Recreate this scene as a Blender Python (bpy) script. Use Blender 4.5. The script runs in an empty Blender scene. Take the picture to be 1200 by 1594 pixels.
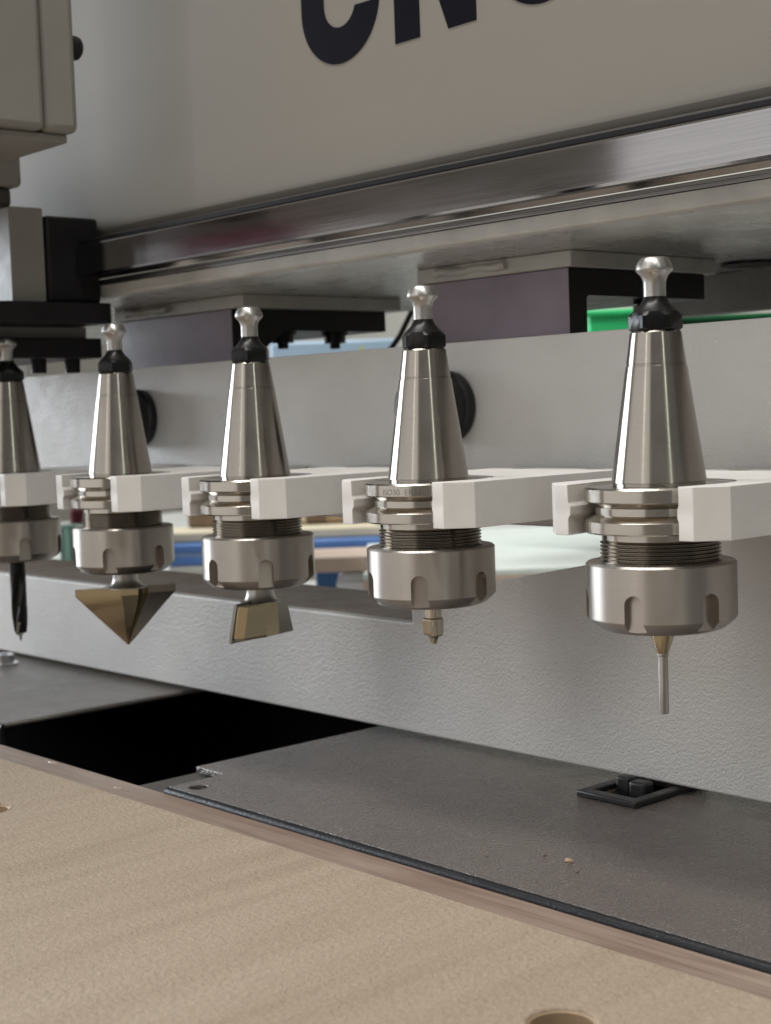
import bpy, bmesh, math, random
from mathutils import Vector, Matrix
from mathutils.geometry import tessellate_polygon
random.seed(7)
S = 0.001                      # everything below is written in millimetres
SC = bpy.context.scene
COL = SC.collection
PI = math.pi

# ------------------------------------------------------------------ camera
RT = Vector((0.66734415, 0.74393269, -0.03487018))
UP = Vector((-0.02741309, 0.07132661, 0.99707624))
FW = Vector((-0.74424479, 0.6644371, -0.06799289))
CAM = Vector((313.16, -402.37, 27.91))
cd = bpy.data.cameras.new('camera')
cam = bpy.data.objects.new('camera', cd)
COL.objects.link(cam)
m = Matrix((RT, UP, -FW)).transposed().to_4x4()
m.translation = CAM * S
cam.matrix_world = m
cd.sensor_fit = 'HORIZONTAL'
cd.sensor_width = 36
cd.lens = 2341.0 / 1200 * 36
cd.clip_start = 0.01
cd.clip_end = 50
cd.dof.use_dof = True
cd.dof.focus_distance = 0.545
cd.dof.aperture_fstop = 28
SC.camera = cam

# ------------------------------------------------------------------ light
w = bpy.data.worlds.new('World')
SC.world = w
w.use_nodes = True
w.node_tree.nodes['Background'].inputs[0].default_value = (1.0, 0.98, 0.95, 1)
w.node_tree.nodes['Background'].inputs[1].default_value = 0.19


def area(name, loc, target, sx, sy, power, color):
    l = bpy.data.lights.new(name, 'AREA')
    l.shape = 'RECTANGLE'
    l.size = sx
    l.size_y = sy
    l.energy = power
    l.color = color
    o = bpy.data.objects.new(name, l)
    COL.objects.link(o)
    o.location = Vector(loc)
    o.rotation_euler = (Vector(target) - Vector(loc)).to_track_quat('-Z', 'Y').to_euler()
    return o


area('workshop_window', (-3.35, -0.72, 0.62), (-0.2, 0, 0), 1.7, 1.1, 74, (0.86, 0.93, 1.0))
area('streak_tube', (-0.15, -2.3, 1.7), (-0.15, 0, 0), 0.10, 1.9, 3.5, (1.0, 0.94, 0.82))
area('front_fill_panel', (-1.3, -3.2, 0.9), (-0.15, 0, 0), 5.0, 3.0, 34, (1.0, 0.98, 0.96))  # broad fill panel added in place of a hall's soft light
area('streak_tube', (2.3, -0.85, 1.7), (-0.1, 0, 0), 0.10, 1.9, 5, (0.92, 1.0, 0.86))  # added lamp that draws the greenish streak on the steel
area('ceiling_row', (-0.1, -0.62, 2.45), (-0.1, 0.02, -0.1), 2.6, 0.24, 56, (1.0, 0.97, 0.93))
area('rear_fill', (-1.6, 1.2, 2.0), (-1.1, 0.9, -0.2), 1.2, 0.8, 30, (0.95, 1.0, 0.98))  # unseen fill lamp added to brighten the background

SC.view_settings.view_transform = 'Standard'
SC.view_settings.look = 'None'
SC.view_settings.exposure = 0.08
SC.view_settings.gamma = 1
SC.view_settings.use_curve_mapping = False
SC.render.engine = 'CYCLES'
SC.cycles.use_denoising = True
SC.cycles.max_bounces = 7
SC.cycles.use_adaptive_sampling = True
SC.cycles.adaptive_threshold = 0.015
SC.cycles.sample_clamp_indirect = 6

# ------------------------------------------------------------------ materials
MATS = {}


class NT:
    def __init__(self, name):
        self.m = bpy.data.materials.new(name)
        self.m.use_nodes = True
        self.t = self.m.node_tree
        self.b = self.t.nodes['Principled BSDF']

    def n(self, typ, **kw):
        nd = self.t.nodes.new(typ)
        for k, v in kw.items():
            if k in nd.inputs.keys():
                nd.inputs[k].default_value = v
            else:
                setattr(nd, k, v)
        return nd

    def l(self, a, b):
        self.t.links.new(a, b)

    def coord(self, scale=(1, 1, 1), kind='Object'):
        tc = self.n('ShaderNodeTexCoord')
        mp = self.n('ShaderNodeMapping')
        mp.inputs['Scale'].default_value = scale
        self.l(tc.outputs[kind], mp.inputs['Vector'])
        return mp.outputs['Vector']

    def noise(self, vec, scale, detail=3, rough=0.55, dist=0.0):
        nz = self.n('ShaderNodeTexNoise')
        nz.inputs['Scale'].default_value = scale
        nz.inputs['Detail'].default_value = detail
        nz.inputs['Roughness'].default_value = rough
        nz.inputs['Distortion'].default_value = dist
        self.l(vec, nz.inputs['Vector'])
        return nz.outputs['Fac']

    def ramp(self, fac, stops):
        r = self.n('ShaderNodeValToRGB')
        e = r.color_ramp.elements
        while len(e) < len(stops):
            e.new(0.5)
        for i, (p, c) in enumerate(stops):
            e[i].position = p
            e[i].color = (*c, 1) if len(c) == 3 else c
        self.l(fac, r.inputs['Fac'])
        return r.outputs['Color']

    def bump(self, height, strength, dist):
        b = self.n('ShaderNodeBump')
        b.inputs['Strength'].default_value = strength
        b.inputs['Distance'].default_value = dist
        self.l(height, b.inputs['Height'])
        last = getattr(self, 'lastn', None)
        if last:
            self.l(last, b.inputs['Normal'])
        self.lastn = b.outputs['Normal']
        self.l(self.lastn, self.b.inputs['Normal'])

    def val(self, fac, lo, hi, a=0.3, z=0.7):
        mr = self.n('ShaderNodeMapRange')
        mr.inputs['From Min'].default_value = a
        mr.inputs['From Max'].default_value = z
        mr.inputs['To Min'].default_value = lo
        mr.inputs['To Max'].default_value = hi
        self.l(fac, mr.inputs['Value'])
        return mr.outputs['Result']


def g(v, tint=(1, 1, 1)):
    return tuple(v * t for t in tint)


def base(name, col, rough=0.5, metal=0.0, var=0.08, vscale=25, rvar=0.06, bump=None, spec=0.5):
    n = NT(name)
    v = n.coord()
    f = n.noise(v, vscale, 4)
    n.l(n.ramp(f, [(0.3, g(1 - var, col)), (0.7, g(1 + var, col))]), n.b.inputs['Base Color'])
    f2 = n.noise(v, vscale * 3.1, 3)
    n.l(n.val(f2, max(rough - rvar, 0.02), rough + rvar), n.b.inputs['Roughness'])
    n.b.inputs['Metallic'].default_value = metal
    n.b.inputs['Specular IOR Level'].default_value = spec
    if bump:
        n.bump(n.noise(v, bump[0], 2), bump[1], bump[2])
    MATS[name] = n.m
    return n


def steel(name, col, rough, aniso=0.0, lines=True, var=0.06, rot=0.0):
    n = NT(name)
    v = n.coord((1, 1, 60))
    f = n.noise(v, 60, 3)
    n.l(n.ramp(f, [(0.3, g(1 - var, col)), (0.7, g(1 + var, col))]), n.b.inputs['Base Color'])
    n.b.inputs['Metallic'].default_value = 1
    v2 = n.coord()
    f2 = n.noise(v2, 90, 4)
    n.l(n.val(f2, rough * 0.88, rough * 1.15), n.b.inputs['Roughness'])
    if aniso:
        n.b.inputs['Anisotropic'].default_value = aniso
        n.b.inputs['Anisotropic Rotation'].default_value = rot
        t = n.n('ShaderNodeTangent')
        t.direction_type = 'RADIAL'
        t.axis = 'Z'
        n.l(t.outputs[0], n.b.inputs['Tangent'])
    if lines:
        n.bump(n.noise(n.coord((1, 1, 90)), 40, 2), 0.06, 0.0002)
    MATS[name] = n.m
    return n


steel('ground_steel', (0.375, 0.345, 0.305), 0.22, 0.84, False, 0.03, rot=0.25)
steel('satin_steel', (0.46, 0.43, 0.395), 0.37, 0.8, False, 0.025, rot=0.25)
steel('turned_steel', (0.46, 0.425, 0.375), 0.20, 0.6, False, 0.03, rot=0.25)
steel('thread_steel', (0.34, 0.31, 0.27), 0.20, 0.0, False)
steel('bright_steel', (0.50, 0.49, 0.47), 0.37, 0.5, False, rot=0.25)
steel('gold_coated_steel', (0.52, 0.455, 0.31), 0.24, 0.0, False)
steel('pale_coated_steel', (0.56, 0.52, 0.43), 0.24, 0.0, False)
steel('carbide', (0.25, 0.24, 0.222), 0.30, 0.0, False)
base('black_oxide', (0.007, 0.007, 0.008), 0.33, 0.0, var=0.2, vscale=120, spec=0.28)
base('black_rubber', (0.008, 0.008, 0.009), 0.42, var=0.2)
base('black_plastic', (0.016, 0.016, 0.018), 0.42, var=0.2, bump=(1400, 0.15, 0.0003))
base('black_anodised', (0.012, 0.011, 0.013), 0.45, 0.0, var=0.25, vscale=40, bump=(500, 0.08, 0.0003), spec=0.3)
base('painted_purple_sheen', (0.25, 0.20, 0.24), 0.38, 0.0, var=0.18, vscale=30, bump=(400, 0.10, 0.0003))  # black anodised with the window's sheen painted into the colour
base('void_black', (0.013, 0.013, 0.014), 0.8, var=0.2, spec=0.1)
base('dark_bracket', (0.06, 0.055, 0.048), 0.5, 0.0, var=0.2)
base('letter_black', (0.004, 0.004, 0.009), 0.6, var=0.1, spec=0.12)
base('spindle_paint', (0.30, 0.287, 0.262), 0.42, var=0.03, bump=(600, 0.06, 0.0003))
base('panel_paint', (0.375, 0.353, 0.318), 0.62, spec=0.3, rvar=0.008, var=0.012, vscale=9, bump=(260, 0.03, 0.0004))
base('underside_paint', (0.46, 0.46, 0.44), 0.30, var=0.10, vscale=18, bump=(190, 0.22, 0.0007))
base('cream_paint', (0.50, 0.485, 0.445), 0.45, var=0.14, vscale=45, bump=(500, 0.3, 0.0005))
base('chrome', (0.75, 0.77, 0.80), 0.12, 1.0, var=0.03)

# white acetal plastic
n = base('white_plastic', (0.82, 0.80, 0.775), 0.42, var=0.04, vscale=60, bump=(700, 0.10, 0.0003))
n.b.inputs['Subsurface Weight'].default_value = 0.0
n.b.inputs['Subsurface Radius'].default_value = (0.004, 0.0035, 0.003)
n.b.inputs['Subsurface Scale'].default_value = 0.6


# orange-peel powder coat, light grey
def powder(name, col, rough, strength, scale, speck=True, blotch=None):
    n = NT(name)
    v = n.coord()
    f = n.noise(v, 22, 4)
    c = n.ramp(f, [(0.3, g(0.95, col)), (0.7, g(1.05, col))])
    if blotch:
        mx = n.n('ShaderNodeMix', data_type='RGBA')
        n.l(n.val(n.noise(v, 60, 5, 0.7), 0.25, 1.0, 0.35, 0.65), mx.inputs['Factor'])
        n.l(c, mx.inputs['A'])
        mx.inputs['B'].default_value = (*blotch, 1)
        c = mx.outputs['Result']
    if speck:
        vo = n.n('ShaderNodeTexVoronoi')
        vo.inputs['Scale'].default_value = 46
        n.l(v, vo.inputs['Vector'])
        lt = n.n('ShaderNodeMath', operation='LESS_THAN')
        n.l(vo.outputs['Distance'], lt.inputs[0])
        lt.inputs[1].default_value = 0.017
        mx = n.n('ShaderNodeMix', data_type='RGBA')
        n.l(lt.outputs[0], mx.inputs['Factor'])
        n.l(c, mx.inputs['A'])
        mx.inputs['B'].default_value = (0.85, 0.84, 0.82, 1)
        c = mx.outputs['Result']
    n.l(c, n.b.inputs['Base Color'])
    n.l(n.val(n.noise(v, 80, 3), rough - 0.05, rough + 0.07), n.b.inputs['Roughness'])
    n.bump(n.noise(v, scale, 2.0, 0.5, 0.6), strength, 0.0010 if col[0] > 0.2 else (0.0018 if col[0] > 0.05 else 0.0007))
    MATS[name] = n.m
    return n


powder('grey_powder_coat', (0.63, 0.617, 0.60), 0.42, 0.5, 1050)
powder('brownish_grey_coat', (0.40, 0.34, 0.31), 0.5, 0.30, 900, True, (0.28, 0.21, 0.175))  # brownish grey with darker brown blotches mixed in
powder('dark_powder_coat', (0.118, 0.10, 0.092), 0.25, 0.6, 860, False)  # base lifted to paint in the beam's reflection
powder('dark_coat_lightened', (0.215, 0.195, 0.18), 0.32, 0.5, 900, False)  # left plate's coat, lightened to stand in for the reflected beam
powder('dark_lip_coat', (0.014, 0.015, 0.018), 0.34, 0.3, 900, False)  # same plate coat kept dark, without the painted reflection; not wear
MATS['dark_lip_coat'].node_tree.nodes['Principled BSDF'].inputs['Specular IOR Level'].default_value = 0.3
MATS['dark_powder_coat'].node_tree.nodes['Principled BSDF'].inputs['IOR'].default_value = 1.75

# rail steel: long drawn lines along X
n = NT('rail_steel')
v = n.coord((0.4, 1, 55))
f = n.noise(v, 35, 4)
n.l(n.ramp(f, [(0.3, (0.33, 0.322, 0.328)), (0.7, (0.40, 0.39, 0.398))]), n.b.inputs['Base Color'])
n.b.inputs['Metallic'].default_value = 1
n.l(n.val(n.noise(n.coord((1, 1, 6)), 14, 3), 0.08, 0.15), n.b.inputs['Roughness'])
n.bump(f, 0.05, 0.0002)
MATS['rail_steel'] = n.m
n = NT('rail_dark')
n.l(n.ramp(n.noise(n.coord((0.3, 1, 40)), 45, 5, 0.7), [(0.3, (0.10, 0.095, 0.09)), (0.7, (0.34, 0.32, 0.30))]), n.b.inputs['Base Color'])
n.b.inputs['Metallic'].default_value = 0.9
n.b.inputs['Roughness'].default_value = 0.32
MATS['rail_dark'] = n.m

# spoilboard: sanded wood-fibre face with fuzzy grain
n = NT('sanded_board')
v = n.coord((1, 1, 1))
f = n.noise(n.coord((1, 0.07, 1)), 60, 6, 0.65, 0.1)
c = n.ramp(f, [(0.28, (0.325, 0.250, 0.177)), (0.5, (0.378, 0.298, 0.219)), (0.72, (0.415, 0.334, 0.253))])
fib = n.noise(v, 620, 4, 0.75)
mx = n.n('ShaderNodeMix', data_type='RGBA', blend_type='MULTIPLY')
mx.inputs['Factor'].default_value = 1.0
n.l(c, mx.inputs['A'])
n.l(n.ramp(fib, [(0.36, (0.86, 0.855, 0.85)), (0.64, (1.11, 1.11, 1.11))]), mx.inputs['B'])
n.l(mx.outputs['Result'], n.b.inputs['Base Color'])
n.b.inputs['Roughness'].default_value = 0.62
n.bump(n.noise(v, 560, 4, 0.75), 0.9, 0.0012)
n.bump(f, 0.15, 0.001)
MATS['sanded_board'] = n.m
# plywood edge: long lines
n = NT('plywood_edge')
f = n.noise(n.coord((0.05, 1.6, 1.6)), 300, 4, 0.6, 0.3)
f2 = n.noise(n.coord((0.5, 1, 1)), 30, 3)
c = n.ramp(f, [(0.3, (0.20, 0.145, 0.115)), (0.5, (0.30, 0.23, 0.185)), (0.7, (0.36, 0.285, 0.23))])
mx = n.n('ShaderNodeMix', data_type='RGBA', blend_type='MULTIPLY')
mx.inputs['Factor'].default_value = 0.8
n.l(c, mx.inputs['A'])
n.l(n.ramp(f2, [(0.35, (0.75, 0.66, 0.62)), (0.65, (1.05, 1.05, 1.05))]), mx.inputs['B'])
n.l(mx.outputs['Result'], n.b.inputs['Base Color'])
n.b.inputs['Roughness'].default_value = 0.33
n.bump(f, 0.1, 0.0004)
MATS['plywood_edge'] = n.m
base('glossy_amber', (0.42, 0.33, 0.27), 0.12, var=0.1, vscale=80)
base('raw_wood', (0.42, 0.30, 0.19), 0.6, var=0.25, vscale=60)

# workshop behind
base('workshop_wall', (0.52, 0.50, 0.44), 0.8, var=0.05, vscale=2)
base('workshop_floor', (0.22, 0.21, 0.20), 0.6, var=0.15, vscale=3)
base('bench_top', (0.50, 0.50, 0.47), 0.5, var=0.1, vscale=5)
base('white_laminate', (0.72, 0.78, 0.74), 0.35, var=0.03)
base('board_edge', (0.55, 0.42, 0.34), 0.6, var=0.1)
base('blue_plastic', (0.08, 0.18, 0.46), 0.4, var=0.1)
base('dark_blue_plastic', (0.01, 0.05, 0.13), 0.45, var=0.2)
base('teal_plastic', (0.01, 0.13, 0.11), 0.45, var=0.1)
base('green_plastic', (0.05, 0.80, 0.28), 0.4, var=0.1, vscale=12)
base('dark_green_plastic', (0.01, 0.14, 0.05), 0.4, var=0.2)
base('red_cloth', (0.14, 0.015, 0.03), 0.8, var=0.2)
base('pale_wood', (0.60, 0.53, 0.39), 0.6, var=0.15, vscale=10)
base('brown_wood', (0.16, 0.11, 0.07), 0.6, var=0.3, vscale=20)
base('paper_white', (0.75, 0.75, 0.78), 0.6, var=0.03)
base('yellow_plastic', (0.65, 0.52, 0.04), 0.5, var=0.05)
base('pale_blue_plastic', (0.40, 0.55, 0.72), 0.4, var=0.1)
n = base('green_glass', (0.45, 0.72, 0.64), 0.08, var=0.02)
n.b.inputs['Transmission Weight'].default_value = 0.5
base('cable_black', (0.012, 0.012, 0.012), 0.5, var=0.1)


# ------------------------------------------------------------------ mesh helpers
def to_obj(name, bm, mat, parent=None, sharp=35, smooth=True):
    bmesh.ops.remove_doubles(bm, verts=bm.verts, dist=1e-4)
    bmesh.ops.recalc_face_normals(bm, faces=bm.faces)
    for f in bm.faces:
        f.smooth = smooth
    lim = math.radians(sharp)
    for e in bm.edges:
        if len(e.link_faces) == 2:
            e.smooth = e.calc_face_angle(0) < lim
        else:
            e.smooth = False
    bmesh.ops.scale(bm, vec=(S, S, S), verts=bm.verts)
    me = bpy.data.meshes.new(name)
    bm.to_mesh(me)
    bm.free()
    return mesh_obj(name, me, mat, parent)


def mesh_obj(name, me, mat, parent=None):
    if mat and not me.materials:
        me.materials.append(MATS[mat])
    o = bpy.data.objects.new(name, me)
    COL.objects.link(o)
    if parent:
        o.parent = parent
    return o


def bevel(o, width, seg=2, ang=35):
    md = o.modifiers.new('bevel', 'BEVEL')
    md.width = width * S
    md.segments = seg
    md.limit_method = 'ANGLE'
    md.angle_limit = math.radians(ang)
    md.harden_normals = False
    return o


def empty(name, loc, label, cat, group=None, rz=0):
    o = bpy.data.objects.new(name, None)
    COL.objects.link(o)
    o.location = Vector(loc) * S
    o.rotation_euler = (0, 0, rz)
    o.empty_display_size = 0.01
    return tag(o, label, cat, group)


def tag(o, label, cat, group=None):
    o['label'] = label
    o['category'] = cat
    if group:
        o['group'] = group
    return o


def struct(o):
    o['kind'] = 'structure'
    return o


def bm_box(bm, x0, x1, y0, y1, z0, z1):
    vs = [bm.verts.new((x, y, z)) for z in (z0, z1) for x, y in ((x0, y0), (x1, y0), (x1, y1), (x0, y1))]
    for q in ((0, 3, 2, 1), (4, 5, 6, 7), (0, 1, 5, 4), (1, 2, 6, 5), (2, 3, 7, 6), (3, 0, 4, 7)):
        bm.faces.new([vs[i] for i in q])
    return vs


def box(name, x0, x1, y0, y1, z0, z1, mat, parent=None, bev=0.6, seg=2):
    bm = bmesh.new()
    bm_box(bm, x0, x1, y0, y1, z0, z1)
    o = to_obj(name, bm, mat, parent)
    if bev:
        bevel(o, bev, seg)
    return o


def bm_lathe(bm, prof, seg=72, center=(0, 0), cap=True):
    rings = []
    for r, z in prof:
        if r < 1e-5:
            rings.append([bm.verts.new((center[0], center[1], z))])
        else:
            rings.append([bm.verts.new((center[0] + r * math.cos(2 * PI * i / seg), center[1] + r * math.sin(2 * PI * i / seg), z)) for i in range(seg)])
    for a, b in zip(rings, rings[1:]):
        for i in range(seg):
            j = (i + 1) % seg
            if len(a) == 1 and len(b) == 1:
                continue
            if len(a) == 1:
                bm.faces.new((a[0], b[i], b[j]))
            elif len(b) == 1:
                bm.faces.new((a[i], a[j], b[0]))
            else:
                bm.faces.new((a[i], a[j], b[j], b[i]))
    if cap:
        for r in (rings[0], rings[-1]):
            if len(r) > 2:
                bm.faces.new(r)


def lathe(name, prof, mat, parent=None, seg=72, sharp=25):
    bm = bmesh.new()
    bm_lathe(bm, prof, seg)
    return to_obj(name, bm, mat, parent, sharp)


def bm_loft(bm, loops, cap=True):
    rs = [[bm.verts.new(p) for p in lp] for lp in loops]
    n = len(rs[0])
    for a, b in zip(rs, rs[1:]):
        for i in range(n):
            j = (i + 1) % n
            bm.faces.new((a[i], a[j], b[j], b[i]))
    if cap:
        for r, lp in ((rs[0], loops[0]), (rs[-1], loops[-1])):
            for t in tessellate_polygon([[Vector(p) for p in lp]]):
                try:
                    bm.faces.new([r[i] for i in t])
                except ValueError:
                    pass
    return rs


def bm_prism(bm, outer, holes, z0, z1, plane='XY'):
    """extrude a polygon with holes; plane XY -> along z, XZ -> along y"""
    def P(p, h):
        return (p[0], p[1], h) if plane == 'XY' else (p[0], h, p[1])
    loops = [outer] + list(holes)
    flat = [q for lp in loops for q in lp]
    tri = tessellate_polygon([[Vector((q[0], q[1], 0)) for q in lp] for lp in loops])
    lo = [bm.verts.new(P(q, z0)) for q in flat]
    hi = [bm.verts.new(P(q, z1)) for q in flat]
    for t in tri:
        bm.faces.new([lo[i] for i in t])
        bm.faces.new([hi[i] for i in t])
    k = 0
    for lp in loops:
        m_ = len(lp)
        for i in range(m_):
            j = (i + 1) % m_
            bm.faces.new((lo[k + i], lo[k + j], hi[k + j], hi[k + i]))
        k += m_


def prism(name, outer, holes, z0, z1, mat, parent=None, plane='XY', bev=0.0, seg=2):
    bm = bmesh.new()
    bm_prism(bm, outer, holes, z0, z1, plane)
    # merge triangulated caps into n-gons where flat, so the bevel stays clean
    if not holes:
        bmesh.ops.dissolve_limit(bm, angle_limit=0.005, verts=bm.verts, edges=bm.edges)
    o = to_obj(name, bm, mat, parent)
    if bev:
        bevel(o, bev, seg)
    return o


def circle(cx, cy, r, n=28):
    return [(cx + r * math.cos(2 * PI * i / n), cy + r * math.sin(2 * PI * i / n)) for i in range(n)]


def tube(name, pts, r, mat, parent=None, seg=10):
    bm = bmesh.new()
    P = [Vector(p) for p in pts]
    loops = []
    for i, p in enumerate(P):
        d = (P[min(i + 1, len(P) - 1)] - P[max(i - 1, 0)]).normalized()
        a = d.cross(Vector((0, 0, 1)))
        if a.length < 1e-3:
            a = Vector((1, 0, 0))
        a.normalize()
        b = d.cross(a)
        loops.append([p + r * (math.cos(2 * PI * k / seg) * a + math.sin(2 * PI * k / seg) * b) for k in range(seg)])
    bm_loft(bm, loops)
    return to_obj(name, bm, mat, parent, 50)


def copy_tree(o, parent=None):
    c = o.copy()
    COL.objects.link(c)
    c.parent = parent
    for ch in [x for x in bpy.data.objects if x.parent == o]:
        copy_tree(ch, c)
    return c


# ================================================================== SETTING
# added trough under the cover plates, near-black and walled to keep light out
bm = bmesh.new()
bm_box(bm, -2200, 700, -60, 240, -262, -250)
bm_box(bm, -2200, 700, -60, -53, -249.9, -151)
bm_box(bm, -2200, 700, 168, 175, -249.9, -138)
struct(to_obj('added_trough', bm, 'void_black'))
struct(box('workshop_floor', -5200, 2500, -2200, 3600, -960, -940, 'workshop_floor', None, 0))
struct(box('workshop_wall', -5200, 2500, 2600, 2700, -940, 1800, 'workshop_wall', None, 0))

# ------------------------------------------------------------------ spoilboard (two layers)
sb = empty('spoilboard', (-100, -300, -150), 'pale sanded wooden machine bed board with round holes in the foreground', 'board')


def shift(o, root):
    """child geometry is written in world millimetres; put it under a root that has its own place"""
    o.matrix_parent_inverse = Matrix.Translation(-root.location) if root.rotation_euler.z == 0 else root.matrix_basis.inverted()
    return o


def adopt(root, *obs):
    for o in obs:
        o.parent = root
        shift(o, root)


# top layer, each hole is a real bore
holes = [circle(70, -133, 8.6, 40), circle(-231, -133, 8.6, 40)]
top = prism('top_layer', [(-1300, -700), (330, -700), (330, -86.3), (-1300, -86.3)], holes, -136.1, -124, 'sanded_board', None, 'XY', 0.5, 2)
low = prism('lower_layer', [(-1300, -700), (330, -700), (330, -45.8), (-1300, -45.8)], [], -150, -136.2, 'plywood_edge', None, 'XY', 0.5, 2)
adopt(sb, top, low)
for hx in (70, -231):
    c = lathe('hole_rim', [(8.45, -136.0), (8.45, -124.9), (9.2, -124.0), (9.35, -123.9), (8.2, -125.0), (8.2, -136.0)], 'raw_wood', None, 40)
    c.location = (hx * S, -133 * S, 0)
    c.parent = top

# ------------------------------------------------------------------ cover plates
pr = empty('cover_plate', (-100, 80, -137), 'long dark textured metal cover plate with a notched corner and bolt hole', 'cover plate', 'metal cover plates under the rack')
sheet = prism('sheet', [(-239, -42.9), (330, -42.9), (330, 240), (-261, 240), (-261, -13), (-239, -13)], [circle(-228, -34.5, 4.3, 24), [(-88.5, 66), (-67, 66), (-67, 103), (-88.5, 103)]], -136.8, -134, 'dark_powder_coat', None, 'XY', 0.4, 2)


def rolled_lip(x0, x1, yf):
    """sheet edge rolled over and turned down at the front"""
    R_ = 2.6
    pr_ = [(yf + R_ - R_ * math.sin(t), -134.03 - R_ + R_ * math.cos(t)) for t in [PI / 2 * i / 8 for i in range(9)]]
    pr_ += [(yf, -149), (yf + 2.8, -149), (yf + 2.3, -138.2), (yf + R_, -136.8)]
    bm = bmesh.new()
    bm_loft(bm, [[(x, y, z) for y, z in pr_] for x in (x0, x1)])
    return bevel(to_obj('front_lip', bm, 'dark_lip_coat', None, 30), 0.4)


lip = rolled_lip(-239, 330, -45.5)
adopt(pr, sheet, lip)
sup = box('support_bar', -266, -240, -52, 240, -146, -138.2, 'dark_bracket', None, 0.6)
adopt(pr, sup)

pl = empty('cover_plate', (-600, 80, -137), 'grey metal cover plate at the left edge, beyond the black gap', 'cover plate', 'metal cover plates under the rack')
sh2 = prism('sheet', [(-1300, -24.4), (-425, -24.4), (-425, 240), (-1300, 240)], [], -136.8, -134, 'dark_coat_lightened', None, 'XY', 1.4, 3)
lip2 = rolled_lip(-1300, -425, -27)
adopt(pl, sh2, lip2)

# chrome bolt on the left plate
bt = empty('bolt', (-606, 71, -134), 'shiny chrome bolt head on the left cover plate, at the photo edge', 'bolt')
b1 = lathe('washer', [(0, 0.05), (9, 0.05), (9, 1.4), (0, 1.4)], 'chrome', bt, 32)
b2 = lathe('head', [(6.5, 1.4), (6.5, 6.5), (5.8, 7.3), (3, 7.3), (3, 4.5), (0, 4.5)], 'chrome', bt, 32)

# ------------------------------------------------------------------ tool rack beam
rk = empty('tool_rack_beam', (-200, 130, -131), 'light grey textured steel rack beam with a long window cut through it', 'rack beam')
outer = [(-1500, -130.5), (330, -130.5), (330, 57.7), (-1500, 57.7)]
win = [(-1400, -76.3), (-222, -76.3), (-222, -66), (-165, -52.3), (-111, -42), (-30, -26), (-1400, -26)]
fp = prism('front_plate', outer, [win], 90, 98, 'grey_powder_coat', None, 'XZ', 0.9, 3)
ledge = box('window_ledge', -1400, -223, 98.05, 166, -110, -76.35, 'brownish_grey_coat', None, 0.6)
topf = box('top_return', -1500, 330, 98.05, 112, 50, 57.4, 'grey_powder_coat', None, 0.6)
adopt(rk, fp, ledge, topf)
for kx in (-190, -453):
    kb = lathe('rubber_bumper', [(0, 0), (11.5, 0), (14.3, 1.2), (15.4, 3.6), (15.4, 18.5), (16.6, 19.4), (17.0, 21.5), (16.6, 23.3), (15.2, 23.9), (0, 23.9)], 'black_rubber', None, 48)
    kb.matrix_basis = Matrix.Translation(Vector((kx, 66, 28)) * S) @ Matrix.Rotation(-PI / 2, 4, 'X')
    adopt(rk, kb)

# ------------------------------------------------------------------ gantry
ga = empty('gantry', (-200, 150, 97), 'grey painted gantry beam with black CNC letters and a steel guide rail', 'gantry')
P = []
# smooth front panel with a soft return at its foot
prof = [(60, 900), (60, 139), (60.6, 136.5), (62.5, 134.5), (64, 134), (64, 129), (90, 129), (90, 900)]
bm = bmesh.new()
bm_loft(bm, [[(x, y, z) for y, z in prof] for x in (-1500, 420)])
P.append(to_obj('front_panel', bm, 'panel_paint', None, 30))
# guide rail
rp = [(42, 109.5), (42, 125.0), (43.2, 126.0), (48, 126.0), (51, 124), (55, 124), (57.5, 127), (60, 127), (60, 109.0), (57.5, 108.0), (55.5, 111.5), (51, 111.5), (47.5, 108.6), (43.2, 108.6)]
bm = bmesh.new()
bm_loft(bm, [[(x, y, z) for y, z in rp] for x in (-1500, 420)])
P.append(to_obj('guide_rail', bm, 'rail_steel', None, 12))
P.append(box('rail_top_strip', -1500, 420, 45, 59.6, 126.6, 129.2, 'black_anodised', None, 0.5))  # dark strip along the top of the rail
# machined seat below the rail
bm = bmesh.new()
sp = [(59, 104.8), (59, 106.2), (60, 106.6), (60, 108.0), (66, 108.0), (66, 104.8)]
bm_loft(bm, [[(x, y, z) for y, z in sp] for x in (-1500, 420)])
P.append(to_obj('machined_seat', bm, 'rail_dark', None, 12))
# lower beam: cream front strip, glossy underside
lb = [(58.5, 99.2), (58.5, 104.2), (60, 104.75), (95, 104.75), (330, 104.75), (330, 97), (66, 97), (61, 97.4), (59.2, 98.2)]
bm = bmesh.new()
bm_loft(bm, [[(x, y, z) for y, z in lb] for x in (-1500, 420)])
o = to_obj('lower_beam', bm, 'underside_paint', None, 25)
o.data.materials.append(MATS['cream_paint'])
for f in o.data.polygons:
    if f.normal.y < -0.4:
        f.material_index = 1
P.append(o)
P.append(box('rear_flange', -250, 420, 300, 310, 74.6, 96.9, 'underside_paint', None, 0.8))
blk = lathe('hole_disc', [(0, 0), (15, 0), (15, 1.2), (12, 1.2), (11, 3), (0, 3)], 'black_rubber', None, 32)  # black disc standing in for the dark inside of a hole
blk.matrix_basis = Matrix.Translation(Vector((-142, 262, 95.4)) * S)
P.append(blk)
# CNC lettering: flat black vinyl, 0.3 mm proud of the panel


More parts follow.
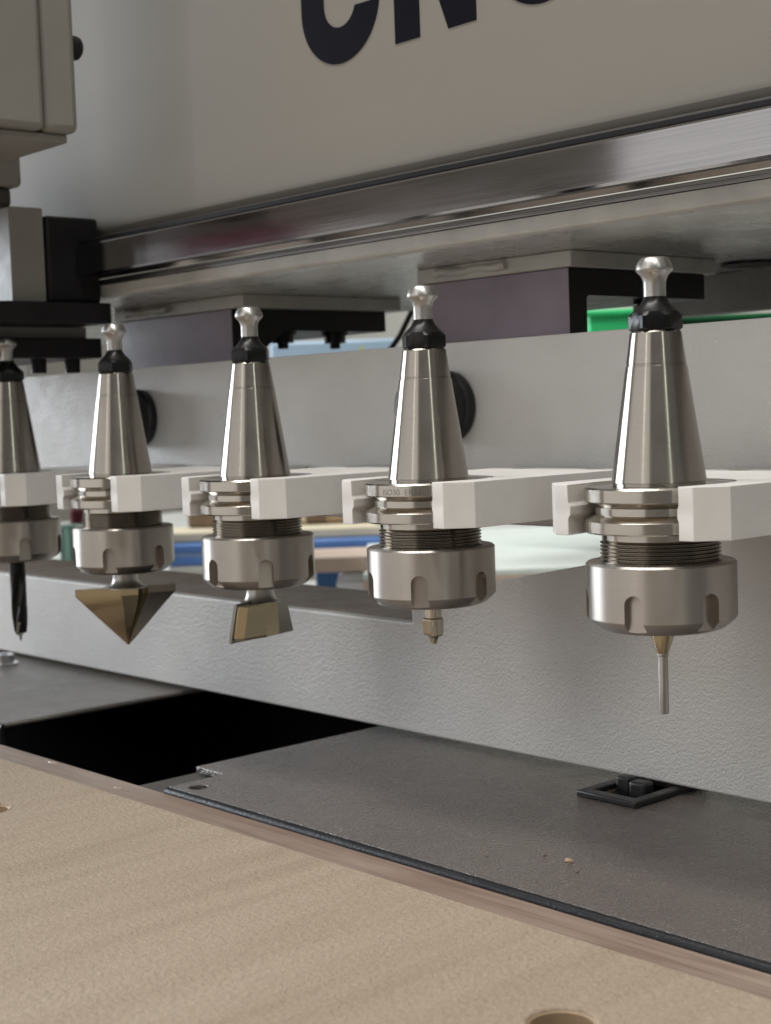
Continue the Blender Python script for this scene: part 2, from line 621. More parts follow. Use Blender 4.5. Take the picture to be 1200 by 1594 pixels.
def c_letter(x0, x1, zb, zt, st):
    W_ = x1 - x0
    r = W_ / 2
    cx = (x0 + x1) / 2
    ri = r - st
    pts = []
    tz = zb + r * 1.02
    # outer: from the lower terminal round the bottom, up the side, round the top to the upper terminal
    def arc(cz, R, a0, a1, k, sq=1.0):
        return [(cx + R * math.cos(a0 + (a1 - a0) * i / k), cz + R * sq * math.sin(a0 + (a1 - a0) * i / k)) for i in range(k + 1)]
    zl, zh = zb + r, zt - r
    out = arc(zl, r, math.radians(-8), -PI, 24) + arc(zh, r, PI, math.radians(8), 24)
    inn = arc(zh, ri, math.radians(18), PI, 20) + arc(zl, ri, -PI, math.radians(-18), 20)
    return out + inn


def n_letter(x0, x1, zb, zt, st):
    return [(x0, zb), (x0 + st, zb), (x0 + st, zt - (zt - zb) * 0.42), (x1 - st * 1.05, zb), (x1, zb), (x1, zt), (x1 - st, zt), (x1 - st, zb + (zt - zb) * 0.42), (x0 + st * 1.05, zt), (x0, zt)]


for nm, poly in (('letter_c', c_letter(-252, -196.5, 188.3, 268, 16.5)), ('letter_n', n_letter(-187, -136.5, 189.5, 267, 16)), ('letter_c', c_letter(-127, -71.5, 188.3, 268, 16.5))):
    P.append(prism(nm, poly, [], 59.65, 59.95, 'letter_black', None, 'XZ'))
adopt(ga, *P)

# under-gantry brackets: grey pad, black angle bracket with bolts
for (xl, xr, yb, bx, tag_txt, has_gusset) in ((-240, -138.5, 228, -140, 'a', False), (-524, -386, 241, -397.5, 'b', True)):
    pad = box('mounting_pad', xl, xr, 118, yb, 89.3, 96.9, 'cream_paint', None, 0.7)
    bead = tube('sealant_bead', [(xl + 14 + i * 4, 118.2 - 0.9 * math.sin(i * 0.7) - 0.4 * math.sin(i * 2.3), 93.6 + 0.5 * math.sin(i * 1.1)) for i in range(13)], 2.2, 'cream_paint')
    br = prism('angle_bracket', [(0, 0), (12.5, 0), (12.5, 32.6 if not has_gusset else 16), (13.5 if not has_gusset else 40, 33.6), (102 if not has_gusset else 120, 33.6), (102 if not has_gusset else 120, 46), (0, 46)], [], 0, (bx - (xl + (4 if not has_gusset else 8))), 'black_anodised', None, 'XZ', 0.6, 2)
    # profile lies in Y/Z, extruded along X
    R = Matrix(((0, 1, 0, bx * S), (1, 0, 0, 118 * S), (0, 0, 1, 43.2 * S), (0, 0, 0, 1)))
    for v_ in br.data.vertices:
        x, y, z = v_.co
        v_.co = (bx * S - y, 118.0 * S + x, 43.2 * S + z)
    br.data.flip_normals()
    br.data.materials.append(MATS['painted_purple_sheen'])
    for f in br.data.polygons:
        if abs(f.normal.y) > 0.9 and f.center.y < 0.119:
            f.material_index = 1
    adopt(ga, pad, bead, br)
    for by in ((162, 203) if has_gusset else (188,)):
        hb = lathe('bracket_bolt', [(0, 66.5), (3.2, 66.5), (3.4, 70), (6.6, 70), (6.8, 74.4), (8.4, 74.6), (8.4, 76.6), (0, 76.6)], 'black_oxide', None, 24)
        hb.location = ((bx - 9) * S, by * S, 0)
        hb.parent = br

# ------------------------------------------------------------------ spindle head on its carriage
sh = empty('spindle_head', (-460, 10, 60), 'cream painted spindle head with black carriage at the left edge of the gantry', 'spindle head')
Q = []
Q.append(box('cover', -560, -340, -320, -29.6, 168, 420, 'spindle_paint', None, 3, 3))
Q.append(box('rear_cover', -560, -340.4, -28.8, -10.8, 168, 420, 'spindle_paint', None, 3.5, 3))
Q.append(box('under_tray', -556, -347, -310, -14, 163.8, 167.9, 'spindle_paint', None, 0.8))
Q.append(box('nose_housing', -600, -440, -10.4, 11.5, 156.5, 176, 'spindle_paint', None, 3, 3))
Q.append(box('neck', -600, -443, -100, 6, 146.2, 156.4, 'dark_bracket', None, 2, 2))
Q.append(box('saddle_plate', -600, -440, 2, 22.8, 93.9, 146, 'spindle_paint', None, 0.8))
Q.append(box('slider_block', -520, -440, 24, 58, 94.0, 142.3, 'black_anodised', None, 2.2, 3))
Q.append(box('carriage_plate', -620, -430, -70, 58, 82, 93.6, 'black_anodised', None, 0.8))
Q.append(box('lower_plate', -640, -452, -20, 64, 63.5, 75, 'black_anodised', None, 0.8))
Q.append(box('spacer', -630, -462, -10, 60, 75.1, 81.9, 'spindle_paint', None, 0.5))
for by in (8, 30, 52):
    b = lathe('carriage_bolt', [(0, 55.5), (4.4, 55.5), (4.6, 63.4), (0, 63.4)], 'black_oxide', None, 24)
    b.location = (-466 * S, by * S, 0)
    Q.append(b)
kn = lathe('knob', [(0, 0), (4.2, 0), (5.6, 1.2), (6, 3), (6, 9), (0, 9)], 'black_rubber', None, 28)
kn.matrix_basis = Matrix.Translation(Vector((-352, -2.0, 212)) * S) @ Matrix.Rotation(PI / 2, 4, 'X')
Q.append(kn)
adopt(sh, *Q)

# ================================================================== TOOL FORKS
PITCH = 111.82
TX = [(k - 4) * PITCH for k in range(5)]


def make_fork():
    root = empty('tool_fork', (0, 0, 0), '', 'tool fork')
    def loop(off, z):
        r = 25.7 - off
        pts = [(37, 89.6), (37, -12), (28.6, -20), (22.9 - off * 0.4, -20 + off * 0.15), (24.6 - off, -8.5)]
        a0, a1 = math.atan2(-6.5, 24.9), PI - math.atan2(-6.5, 24.9)
        k = 40
        pts += [(r * math.cos(a0 + (a1 - a0) * i / k), r * math.sin(a0 + (a1 - a0) * i / k)) for i in range(k + 1)]
        pts += [(-24.6 + off, -8.5), (-22.9 + off * 0.4, -20 + off * 0.15), (-28.6, -20), (-37, -12), (-37, 89.6)]
        return [(x, y, z) for x, y in pts]
    zs = [(-16.6, 0.35), (-16.2, 0), (-10.9, 0), (-9.7, 1.8), (-6.8, 1.8), (-5.6, 0), (0.1, 0), (0.5, 0.35)]
    bm = bmesh.new()
    rs = [[bm.verts.new(p) for p in loop(o, z)] for z, o in zs]
    nn = len(rs[0])
    for a, b in zip(rs, rs[1:]):
        for i in range(nn):
            j = (i + 1) % nn
            bm.faces.new((a[i], a[j], b[j], b[i]))
    for t in tessellate_polygon([[v.co for v in rs[0]]]):
        bm.faces.new([rs[0][i] for i in t])
    # top with two counterbored screw holes
    hl = [circle(sx, 76, 5.2, 24) for sx in (-20, 20)]
    topl = [[v.co.copy() for v in rs[-1]]] + [[Vector((x, y, 0.5)) for x, y in h] for h in hl]
    vs = list(rs[-1])
    hv = []
    for h in hl:
        ring = [bm.verts.new((x, y, 0.5)) for x, y in h]
        hv.append(ring)
        vs += ring
    for t in tessellate_polygon(topl):
        bm.faces.new([vs[i] for i in t])
    for ring in hv:
        lo = [bm.verts.new((v.co.x, v.co.y, -6.5)) for v in ring]
        for i in range(len(ring)):
            j = (i + 1) % len(ring)
            bm.faces.new((ring[i], ring[j], lo[j], lo[i]))
        bm.faces.new(lo)
    bevel(to_obj('fork_body', bm, 'white_plastic', root, 30), 1.1, 3, 28)
    for sx in (-20, 20):
        s = lathe('cap_screw', [(4.3, -6.45), (4.3, -1.2), (3.9, -0.8), (2.1, -0.8), (2.1, -3.4), (0, -3.4)], 'black_oxide', root, 24)
        s.location = (sx * S, 76 * S, 0)
    return root


FORK_LABELS = [
    'white plastic tool fork at the left photo edge holding the black drill',
    'white plastic tool fork gripping the holder with the V-shaped bit',
    'white plastic tool fork gripping the holder with the square-winged bit',
    'white plastic tool fork gripping the holder with the short stepped bit',
    'white plastic tool fork nearest the camera, gripping the thin pin-bit holder']
fork = make_fork()
for i in range(5):
    f = fork if i == 0 else copy_tree(fork)
    f.location = (TX[i] * S, 0, 0)
    f['label'] = FORK_LABELS[i]
    f['group'] = 'white tool forks along the rack'

# ================================================================== TOOL HOLDERS
r_at = lambda z: 15.875 - z * 7 / 48


def apply_boolean(obj, cutter):
    md = obj.modifiers.new('cut', 'BOOLEAN')
    md.operation = 'DIFFERENCE'
    md.solver = 'EXACT'
    md.object = cutter
    bpy.context.view_layer.update()
    dg = bpy.context.evaluated_depsgraph_get()
    me = bpy.data.meshes.new_from_object(obj.evaluated_get(dg))
    obj.modifiers.clear()
    old = obj.data
    obj.data = me
    bpy.data.meshes.remove(old)
    cm = cutter.data
    bpy.data.objects.remove(cutter)
    bpy.data.meshes.remove(cm)


def make_nut_mesh():
    o = lathe('collet_nut', [(20.2, -25.55), (24.3, -25.55), (25, -26.2), (25, -44.0), (24.4, -44.9), (21.2, -47.6), (19.6, -48.3), (17.5, -48.5), (12.2, -48.5), (11.2, -47.2), (0, -47.2), (0, -30), (20.2, -30)], 'satin_steel', None, 96, 28)
    bm = bmesh.new()
    for k in range(6):
        a = k * PI / 3
        hw = 3.25
        prof = [(-hw, -55), (hw, -55), (hw, -38.0)] + [(hw * math.cos(t), -38.0 + hw * math.sin(t)) for t in [PI * i / 12 for i in range(1, 12)]] + [(-hw, -38.0)]
        loops = []
        for rr in (21.7, 30):
            loops.append([(rr * math.cos(a) - u * math.sin(a), rr * math.sin(a) + u * math.cos(a), z) for u, z in prof])
        bm_loft(bm, loops)
    c = to_obj('slot_cutter', bm, None)
    apply_boolean(o, c)
    bm = bmesh.new()
    bm.from_mesh(o.data)
    for f in bm.faces:
        f.smooth = True
    for e in bm.edges:
        e.smooth = len(e.link_faces) == 2 and e.calc_face_angle(0) < math.radians(28)
    bm.to_mesh(o.data)
    bm.free()
    me = o.data
    bpy.data.objects.remove(o)
    return me


NUT = make_nut_mesh()


def temp_mesh(o):
    me = o.data
    bpy.data.objects.remove(o)
    return me


TAPER = temp_mesh(lathe('taper', [(15.3, -0.25), (15.3, 0.7), (15.75, 0.9), (r_at(1.2), 1.2), (r_at(39.1), 39.1), (r_at(39.2) - 0.28, 39.25), (r_at(39.7) - 0.28, 39.7), (r_at(39.8) - 0.1, 39.85), (r_at(50.1) - 0.1, 50.1), (8.0, 50.6), (0, 50.6)], 'ground_steel', None, 96, 18))
FLANGE = temp_mesh(lathe('flange', [(0, -0.3), (24.4, -0.3), (25, -0.9), (25, -4.9), (24.7, -5.3), (21.6, -6.9), (21.4, -7.1), (21.4, -9.5), (21.6, -9.7), (24.7, -11.3), (25, -11.6), (25, -15.1), (24.5, -15.6), (19.6, -15.7), (19.4, -15.9), (19.4, -18.0), (18.8, -18.2), (0, -18.2)], 'turned_steel', None, 96, 18))
tp = [(18.6, -18.15)]
z = -18.5
while z > -26.6:
    tp += [(18.9, z), (20.0, z - 0.5), (20.0, z - 0.65), (18.9, z - 1.15)]
    z -= 1.25
tp += [(18.6, -30), (0, -30), (0, -18.15)]
THREAD = temp_mesh(lathe('threaded_collar', tp, 'thread_steel', None, 96, 18))
STUD = temp_mesh(lathe('pull_stud', [(0, 60.8), (3.75, 60.8), (3.75, 66.4), (3.95, 67.6), (4.6, 69.0), (5.7, 70.1), (6.15, 70.6), (6.2, 71.2), (6.0, 72.2), (5.4, 73.4), (4.9, 74.2), (4.4, 74.7), (3.9, 74.9), (0, 74.9)], 'bright_steel', None, 48, 40))
# black lock nut: hexagon below, cone above
bm = bmesh.new()
hexa = lambda R, z, ph=0: [(R * math.cos(PI / 3 * (i // 8) * 1 + 0) * 1, 0, z) for i in range(48)]


def hex_ring(z, R, roundness):
    pts = []
    for i in range(48):
        a = 2 * PI * i / 48
        b = (a + PI / 6) % (PI / 3) - PI / 6
        rh = R * 0.8817 / math.cos(b)
        rh = min(rh, R)
        rr = rh * (1 - roundness) + R * 0.93 * roundness
        pts.append((rr * math.cos(a), rr * math.sin(a), z))
    return pts


bm_loft(bm, [hex_ring(50.62, 7.9, 1), hex_ring(50.7, 8.4, 0.8), hex_ring(51.5, 8.95, 0), hex_ring(55.6, 8.95, 0), hex_ring(56.9, 8.2, 0.9), hex_ring(57.2, 7.8, 1), hex_ring(59.6, 5.3, 1), hex_ring(61.2, 4.25, 1), hex_ring(62.0, 4.05, 1)])
LOCK = temp_mesh(to_obj('lock_nut', bm, 'black_oxide', None, 22))


def section_loft(bm, section, stations):
    """section: list of (u,w); stations: (z, scale, angle)"""
    loops = []
    for z, s, a in stations:
        loops.append([((u * math.cos(a) - w_ * math.sin(a)) * s, (u * math.sin(a) + w_ * math.cos(a)) * s, z) for u, w_ in section])
    bm_loft(bm, loops)


def sym(half):
    return half + [(-u, -w_) for u, w_ in half]


def drill_bit(root):
    lathe('shank', [(0, -44), (4.4, -44), (4.4, -56), (0, -56)], 'black_oxide', root, 32)
    half = [(4.35, -0.6), (4.25, 1.2), (3.4, 2.7), (2.0, 3.85), (0.4, 4.3), (-0.6, 3.6), (-0.9, 2.2), (-1.7, 1.3), (-3.0, 1.1)]
    bm = bmesh.new()
    section_loft(bm, sym(half), [(-54 - i * 1.0, 1.0, 0.9 - i * 0.057) for i in range(36)])
    to_obj('fluted_body', bm, 'black_oxide', root, 35)
    bm = bmesh.new()
    section_loft(bm, [(4.4, -0.5), (4.3, 1.3), (0.9, 1.2), (-4.4, 0.5), (-4.3, -1.3), (-0.9, -1.2)], [(-83, 1.0, -0.7), (-89.2, 1.0, -1.1), (-90.6, 0.55, -1.1), (-90.8, 0.26, -1.1), (-93.2, 0.20, -1.1), (-94.0, 0.05, -1.1)])
    to_obj('carbide_tip', bm, 'carbide', root, 30)


def neck(root, r, zt, zb, rf):
    pr_ = [(0, -44), (r, -44), (r, zt)]
    k = 8
    for i in range(1, k + 1):
        t = i / k
        pr_.append((r + (rf - r) * (1 - math.cos(t * PI / 2)), zt + (zb - zt) * math.sin(t * PI / 2)))
    pr_ += [(rf, zb - 0.5), (0, zb - 0.5)]
    lathe('shank', pr_, 'bright_steel', root, 48)


def v_bit(root, ang):
    neck(root, 6.3, -51.5, -56.2, 11.0)
    zt, zr, zp = -56.2, -59.8, -85.6
    tw = lambda t: ang + 0.45 * t - 0.75 * t * t
    front = [(-24.6, -2.4), (-3.0, -9.0), (5.6, -8.8), (6.4, -6.2), (7.2, -3.6), (8.6, -1.4), (10.6, 0.2), (12.8, 0.6), (24.6, 1.2)]
    sec = front + [(-u, -w_) for u, w_ in front]
    bm = bmesh.new()
    st = [(zt, 1.0, tw(0)), (zr, 1.0, tw(0))]
    for i in range(1, 21):
        t = i / 20
        st.append((zr + (zp - zr) * t, 1 - t * 0.985, tw(t)))
    section_loft(bm, sec, st)
    body = to_obj('cutter_body', bm, 'gold_coated_steel', root, 16)
    # ground carbide blade brazed into the flute of each wing
    for s_ in (1, -1):
        loops = []
        for z_, sc, a in st:
            q = []
            for u, w_ in ((11.5, -1.5), (24.95, 0.4), (24.95, 1.9), (11.5, 0.2)):
                uu, ww = s_ * u * sc, s_ * w_ * sc
                q.append((uu * math.cos(a) - ww * math.sin(a), uu * math.sin(a) + ww * math.cos(a), z_ - 0.15))
            loops.append(q)
        bm = bmesh.new()
        bm_loft(bm, loops)
        to_obj('carbide_edge', bm, 'carbide', body, 20)


def winged_bit(root, ang):
    neck(root, 6.2, -50.6, -55.4, 9.0)
    front = [(-20.4, -1.6), (-18.2, -5.2), (-6.0, -7.8), (3.6, -7.2), (5.0, -4.6), (6.6, -2.4), (9.0, -0.8), (20.4, 0.4)]
    sec = front + [(-u, -w_) for u, w_ in front]
    bm = bmesh.new()
    st = [(-55.4, 0.95, ang + 0.10)] + [(-56.0 - i * 1.35, 0.975 + 0.003 * i, ang + 0.10 - 0.012 * i) for i in range(11)] + [(-70.6, 0.96, ang - 0.03)]
    section_loft(bm, sec, st)
    body = to_obj('cutter_body', bm, 'gold_coated_steel', root, 16)
    for s_ in (1, -1):
        loops = []
        for z_, sc in ((-54.6, 0.985), (-71.8, 1.03)):
            a = ang + 0.10 - 0.012 * ((-55.4 - z_) / 1.35)
            q = []
            for u, w_ in ((8.2, -1.6), (20.9, -0.6), (20.9, 0.9), (8.2, 0.6)):
                uu, ww = s_ * u * sc, s_ * w_ * sc
                q.append((uu * math.cos(a) - ww * math.sin(a), uu * math.sin(a) + ww * math.cos(a), z_))
            loops.append(q)
        bm = bmesh.new()
        bm_loft(bm, loops)
        to_obj('carbide_wing', bm, 'carbide', body, 20)


def stepped_bit(root, ang):
    lathe('shank', [(0, -44), (3.35, -44), (3.35, -53.9), (4.1, -54.3), (4.1, -54.9), (0, -54.9)], 'pale_coated_steel', root, 36)
    half = [(4.15, -0.6), (4.2, 1.0), (3.5, 2.4), (2.2, 3.5), (1.0, 4.0), (0.3, 2.6), (-0.2, 1.3), (-1.6, 0.6)]
    bm = bmesh.new()
    st = [(-54.6 - i * 0.6, 1.0, ang - 0.045 * i) for i in range(11)]
    a1 = st[-1][2]
    st += [(-61.0, 0.94, a1 - 0.05), (-61.3, 0.70, a1 - 0.07), (-61.9, 0.53, a1 - 0.12), (-62.7, 0.45, a1 - 0.2), (-64.2, 0.42, a1 - 0.36)]
    section_loft(bm, sym(half), st)
    to_obj('fluted_cutter', bm, 'pale_coated_steel', root, 30)


def pin_bit(root):
    lathe('tapered_collar', [(0, -44), (3.9, -44), (3.8, -51.6), (1.95, -57.2), (0, -57.2)], 'gold_coated_steel', root, 36)
    lathe('shoulder', [(0, -57.0), (1.95, -57.0), (2.0, -57.7), (1.7, -58.1), (0, -58.1)], 'bright_steel', root, 36)
    half = [(1.7, -0.35), (1.68, 0.4), (1.33, 1.1), (0.64, 1.58), (-0.1, 1.7), (-0.7, 1.5), (-0.95, 0.9), (-1.35, 0.5)]
    bm = bmesh.new()
    section_loft(bm, sym(half), [(-58.0, 1.0, 0.25), (-68, 1.0, 0.15), (-77.3, 1.0, 0.05), (-77.7, 0.92, 0.05)])
    to_obj('cutting_pin', bm, 'bright_steel', root, 40)


def flange_text(root, txt, view_az, z, size):
    cu = bpy.data.curves.new('engraving', 'FONT')
    cu.body = txt
    cu.size = size
    cu.align_x = 'CENTER'
    t = bpy.data.objects.new('engraving', cu)
    COL.objects.link(t)
    bpy.context.view_layer.update()
    dg = bpy.context.evaluated_depsgraph_get()
    me = bpy.data.meshes.new_from_object(t.evaluated_get(dg))
    bpy.data.objects.remove(t)
    bpy.data.curves.remove(cu)
    for v_ in me.vertices:
        a = view_az + v_.co.x / 25.0
        v_.co = (25.04 * math.cos(a) * S, 25.04 * math.sin(a) * S, (z + v_.co.y) * S)
    me.materials.clear()
    return mesh_obj('engraving', me, 'carbide', root)


HOLDER_LABELS = [
    'steel tool holder with a black drill bit, cut by the left photo edge',
    'steel tool holder carrying a wide golden V-shaped bit',
    'steel tool holder carrying a square-winged golden bit, middle of the row',
    'steel tool holder carrying a short golden stepped bit',
    'largest steel tool holder, nearest the camera, with a thin silver pin bit']
SLOT = [11, -17, 7, -11, -21]       # where the nearest wrench slot sits, degrees right of the line of sight
for i in range(5):
    root = empty('tool_holder', (TX[i], 0, 0), HOLDER_LABELS[i], 'tool holder', 'tool holders hanging in the rack')
    az = math.atan2(CAM.y, CAM.x - TX[i])
    mesh_obj('pull_stud', STUD, None, root)
    lk = mesh_obj('lock_nut', LOCK, None, root)
    lk.rotation_euler = (0, 0, az + math.radians([5, 20, -38, -20, 3][i]))
    mesh_obj('taper', TAPER, None, root)
    fl = mesh_obj('flange', FLANGE, None, root)
    mesh_obj('threaded_collar', THREAD, None, root)
    nt = mesh_obj('collet_nut', NUT, None, root)
    nt.rotation_euler = (0, 0, az + math.radians(SLOT[i]))
    if i == 0:
        drill_bit(root)
    elif i == 1:
        v_bit(root, az + PI / 2 + 0.05)
    elif i == 2:
        winged_bit(root, az + PI / 2 + 0.90)
    elif i == 3:
        stepped_bit(root, az + 0.3)
        flange_text(fl, 'ISO30  ER32-', az - 0.42, -4.4, 3.2)
    else:
        pin_bit(root)

# ================================================================== SMALL THINGS ON THE PLATE
ck = empty('cable_clip', (-77, 80, -134), 'black plastic square clip frame standing on the cover plate under the beam', 'clip')
fr = prism('frame', [(-93, 60), (-62, 60), (-62, 108), (-93, 108)], [[(-88.5, 66), (-67, 66), (-67, 103), (-88.5, 103)]], -133.9, -131.2, 'black_plastic', None, 'XY', 0.7, 2)
t1 = box('prong', -86.8, -80.2, 78, 84, -142, -127.8, 'black_plastic', None, 0.9, 2)
t2 = box('prong', -78.6, -70.4, 76, 83, -142, -128.2, 'black_plastic', None, 1.4, 3)
adopt(ck, fr, t1, t2)

bm = bmesh.new()
bmesh.ops.create_icosphere(bm, subdivisions=2, radius=1.3)
for v_ in bm.verts:
    k = 0.65 + 0.6 * random.random()
    v_.co = Vector((v_.co.x * k * 1.5, v_.co.y * k * 0.7, v_.co.z * k * 0.8))
o = to_obj('wood_chip', bm, 'raw_wood', None, 20)
o.location = (-35.6 * S, -10 * S, -133.2 * S)
tag(o, 'tiny pale wood chip lying on the dark cover plate', 'wood chip')

for k, (x, y, lab) in enumerate(((-62.5, -24.0, 'tiny dark speck on the cover plate, far left of the pale chip'), (-47.5, -9.5, 'tiny dark speck just left of the pale chip'), (-26.0, -16.5, 'tiny dark speck in front of the pale chip'))):
    c = o.copy()
    COL.objects.link(c)
    c.data = o.data.copy()
    c.data.materials[0] = MATS['brown_wood']
    c.location = (x * S, y * S, -133.75 * S)
    c.scale = (0.45, 0.5, 0.25)
    c.rotation_euler = (0, 0, 0.7 * k)
    tag(c, lab, 'speck', 'dark specks on the cover plate')
# small pale glossy blobs on the plywood edge strip
for (x, y, sx, sy) in ((-329, -48.6, 5.5, 1.2), (-262, -54.5, 3.4, 0.9)):
    bm = bmesh.new()
    bmesh.ops.create_uvsphere(bm, u_segments=20, v_segments=10, radius=1.0)
    bmesh.ops.scale(bm, vec=(sx, sy, 0.35), verts=bm.verts)
    r_ = to_obj('glossy_spot', bm, 'glossy_amber', None, 60)
    r_.location = (x * S, y * S, -136.15 * S)
    r_.parent = low

# ================================================================== WORKSHOP BEHIND (out of focus)


def at(px, py, depth):
    return CAM + (FW + RT * ((px - 600) / 2341.0) - UP * ((py - 797) / 2341.0)) * depth


bench = empty('workbench', (-1150, 900, -940), 'pale topped workbench far behind the rack window', 'workbench')
adopt(bench, box('bench_top', -2300, -560, 420, 1700, -196, -170, 'bench_top', None, 2))
for x, y in ((-2260, 460), (-600, 460), (-2260, 1660), (-600, 1660)):
    adopt(bench, box('leg', x - 30, x + 30, y - 30, y + 30, -940, -196.1, 'dark_bracket', None, 2))


def rbox(name, c, sx, sy, sz, rz, mat, label=None, cat=None, bev=2.0, parent=None):
    """box by bottom-centre, size and turn"""
    bm = bmesh.new()
    bm_box(bm, -sx / 2, sx / 2, -sy / 2, sy / 2, 0, sz)
    o = to_obj(name, bm, mat, parent)
    if bev:
        bevel(o, bev, 2)
    o.location = Vector(c) * S
    o.rotation_euler = (0, 0, rz)
    if label:
        tag(o, label, cat)
    return o


AZ = math.atan2(RT.y, RT.x)
# large pale sheet lying on spacers, right half of the window
rs_ = empty('sheet_stack', (-820, 860, -169.9), 'large pale mint white sheet lying on the bench, right of the stack', 'sheet', None, AZ)
rbox('white_sheet', (0, 0, 34), 420, 480, 6, 0, 'white_laminate', bev=1, parent=rs_)
rbox('core_board', (0, 0, 22), 420, 480, 11.9, 0, 'board_edge', bev=1, parent=rs_)
rbox('core_board', (0, 0, 0.1), 410, 470, 21.5, 0, 'board_edge', bev=1, parent=rs_)
# stack of white boards
p0 = at(560, 918, 1500)
st_ = empty('board_stack', (p0.x - 15, p0.y + 30, -169.9), 'stack of thin white boards with one pale board on top, behind the rack', 'board stack', None, AZ)
for k in range(4):
    rbox('white_board', (6 * (k % 2), 0, 0.1 + k * 9.8), 70, 90, 9.0, 0, 'paper_white', bev=1, parent=st_)
rbox('top_board', (-14, 0, 39.6), 110, 100, 15, 0, 'board_edge', bev=1, parent=st_)
# blue crate
p1 = at(390, 880, 1820)
bc = empty('blue_crate', (p1.x, p1.y + 40, -169.9), 'long blue plastic crate on the bench behind the middle holders', 'crate', None, AZ)
rbox('base', (0, 0, 0.1), 250, 120, 20, 0, 'bench_top', bev=3, parent=bc)
rbox('body', (0, 0, 20.3), 262, 120, 12, 0, 'blue_plastic', bev=3, parent=bc)
rbox('band', (0, 0, 32.4), 258, 118, 3, 0, 'pale_blue_plastic', bev=1, parent=bc)
rbox('rim', (0, 0, 35.5), 266, 124, 11, 0, 'blue_plastic', bev=3, parent=bc)
# pale board on the crate, offcuts on it
pb = rbox('pale_plank', (p1.x, p1.y + 45, -169.9 + 46.7), 290, 90, 12, AZ, 'pale_wood', 'pale wooden plank lying across the blue crate', 'plank')
rng = random.Random(3)
OFF = [('brown_wood', 'dark brown wood offcut at the left end of the pale plank'), ('pale_wood', 'pale wood offcut, leftmost pale one on the plank'), ('raw_wood', 'tan wood offcut beside the leftmost pale offcut'), ('brown_wood', 'dark brown wood offcut left of the winged-bit holder thread'),
       ('pale_wood', 'pale wood offcut behind the winged-bit holder thread'), ('brown_wood', 'dark brown wood offcut just right of the winged-bit holder nut'), ('raw_wood', 'tan wood offcut between two dark and pale offcuts, near the teal box'), ('pale_wood', 'pale wood offcut on the plank, second from the teal box'), ('brown_wood', 'dark brown wood offcut on the plank nearest the teal box')]
for k, (mt, lab) in enumerate(OFF):
    px = 280 + k * 36
    q = at(px, 840, 1860)
    o = rbox('wood_offcut', (q.x, q.y + 45, -169.9 + 58.8 + 0.3), 44 + rng.random() * 14, 40, 16 + rng.random() * 20, AZ + (rng.random() - 0.5) * 0.5, mt, lab, 'offcut', 4)
    o['group'] = 'wood offcuts on the plank'
q = at(582, 852, 1850)
rbox('teal_box', (q.x + 10, q.y + 20, -169.9), 36, 60, 70, AZ, 'teal_plastic', 'small dark teal box right of the offcuts, behind the stepped-bit holder', 'box', 3)
q = at(515, 918, 1640)
rbox('dark_blue_box', (q.x, q.y + 20, -169.9), 60, 60, 34, AZ, 'dark_blue_plastic', 'dark blue box below the blue crate, left of the white stack', 'box', 3)
q = at(118, 818, 1700)
rbox('dark_red_case', (q.x, q.y + 20, -169.9), 40, 50, 100, AZ, 'red_cloth', 'dark red case seen between the two leftmost holders', 'case', 6)
q = at(103, 868, 1560)
rbox('glass_block', (q.x, q.y + 10, -169.9), 26, 20, 90, AZ, 'green_glass', 'pale green glass block seen between the two leftmost nuts', 'glass block', 2)
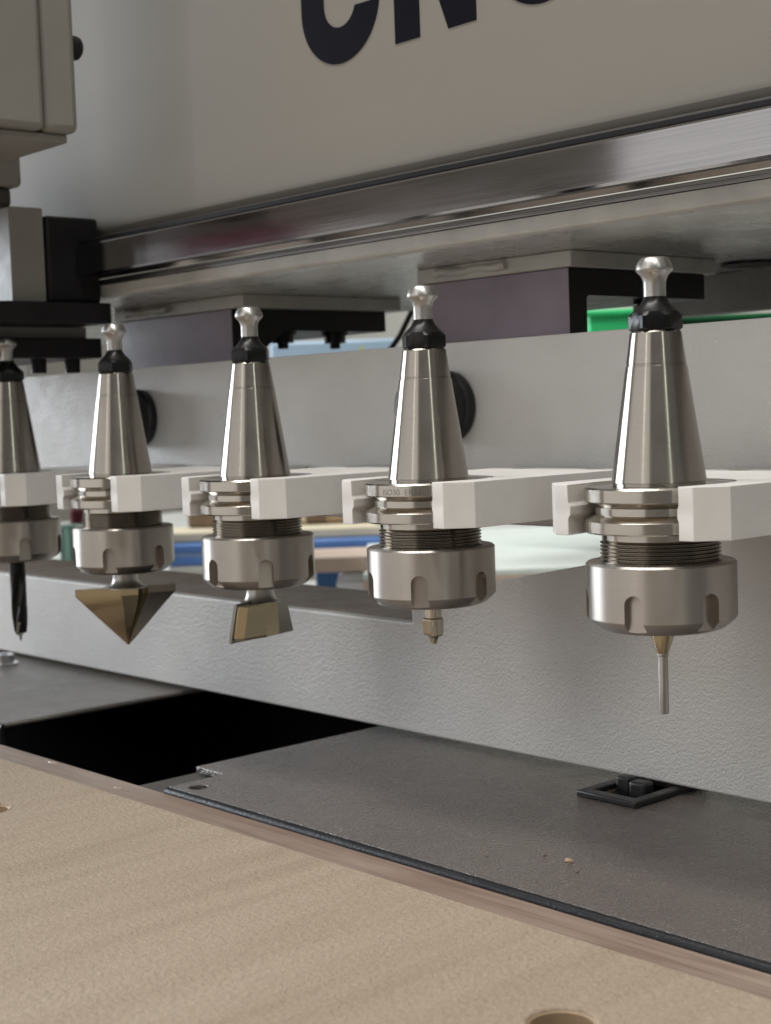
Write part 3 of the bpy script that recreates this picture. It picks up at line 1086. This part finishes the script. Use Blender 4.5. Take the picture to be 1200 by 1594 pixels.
# green bins on a shelf, seen above the beam at the right
shelf = empty('shelf', (-560, 900, -940), 'grey shelf carrying green bins behind the rack beam', 'shelf')
adopt(shelf, box('shelf_board', -800, -330, 740, 1100, 20, 40, 'dark_bracket', None, 2))
for x, y in ((-780, 1080), (-350, 1080), (-350, 760)):
    adopt(shelf, box('upright', x - 14, x + 14, y - 14, y + 14, -940, 19.9, 'dark_bracket', None, 2))
for (pa, pb_, py, dep, mt, lab) in ((915, 1000, 481, 1500, 'green_plastic', 'bright green plastic bin seen under the right bracket'), (1050, 1215, 487, 1540, 'dark_green_plastic', 'dark green plastic bin right of the nearest holder, behind the beam')):
    a, b = at(pa, py, dep), at(pb_, py, dep)
    c = (a + b) / 2
    wdt = (b - a).length
    bn = empty('storage_bin', (c.x, c.y, 40.2), lab, 'bin', 'green bins on the shelf', AZ)
    hgt = min(a.z, b.z) - 40.2
    bm = bmesh.new()
    bm_loft(bm, [[(-wdt / 2 + 1, 0, 0), (wdt / 2 - 1, 0, 0), (wdt / 2 - 1, 60, 0), (-wdt / 2 + 1, 60, 0)], [(-wdt / 2, -3, hgt), (wdt / 2, -3, hgt), (wdt / 2, 64, hgt), (-wdt / 2, 64, hgt)]])
    o = to_obj('bin_body', bm, mt, bn)
    bevel(o, 3)
    rbox('bin_rim', (0, 30, hgt - 6), wdt + 8, 76, 6.5, 0, mt, bev=2, parent=bn)
# pale blue carton with a yellow mark, above the beam in the middle
q = at(520, 560, 2000)
ct = empty('carton', (q.x, q.y, -940), 'pale blue tall carton with a yellow triangle, seen over the rack beam', 'carton', None, AZ)
rbox('body', (0, 60, 0.1), 170, 110, 1062, 0, 'pale_blue_plastic', bev=4, parent=ct)
bm = bmesh.new()
bm_prism(bm, [(24, 1030), (46, 1030), (38, 1054)], [], 3.5, 4.6, 'XZ')
to_obj('warning_mark', bm, 'yellow_plastic', ct)
# cables hanging behind the gantry
for px, py0, px2, py2, lab in ((648, 470, 596, 560, 'thin black cable slanting down between the brackets'), (662, 470, 626, 570, 'thicker black cable slanting down behind the stepped-bit holder')):
    a, b = at(px, py0, 1150), at(px2, py2, 1150)
    mid = (a + b) / 2 + Vector((0, 0, -4))
    a2 = a + (a - b) * 0.3
    o = tube('cable', [a2, a, mid, b, b + (b - a) * 1.2], 2.2 if px < 655 else 5.0, 'cable_black')
    tag(o, lab, 'cable', 'black cables behind the gantry')

# a maroon cabinet standing off to the left front; the photograph shows it mirrored in the guide rail
cb = empty('cabinet', (-1900, -1180, -940), 'dark maroon steel cabinet mirrored as a reddish patch in the guide rail', 'cabinet', None, math.radians(35))
base('maroon_paint', (0.13, 0.03, 0.05), 0.5, var=0.1)
rbox('body', (0, 0, 0.1), 420, 250, 1500, 0, 'maroon_paint', bev=4, parent=cb)
rbox('door', (214.1, 0, 20), 8, 240, 1450, 0, 'maroon_paint', bev=2, parent=cb)
rbox('handle', (223.2, -90, 800), 10, 14, 120, 0, 'chrome', bev=2, parent=cb)
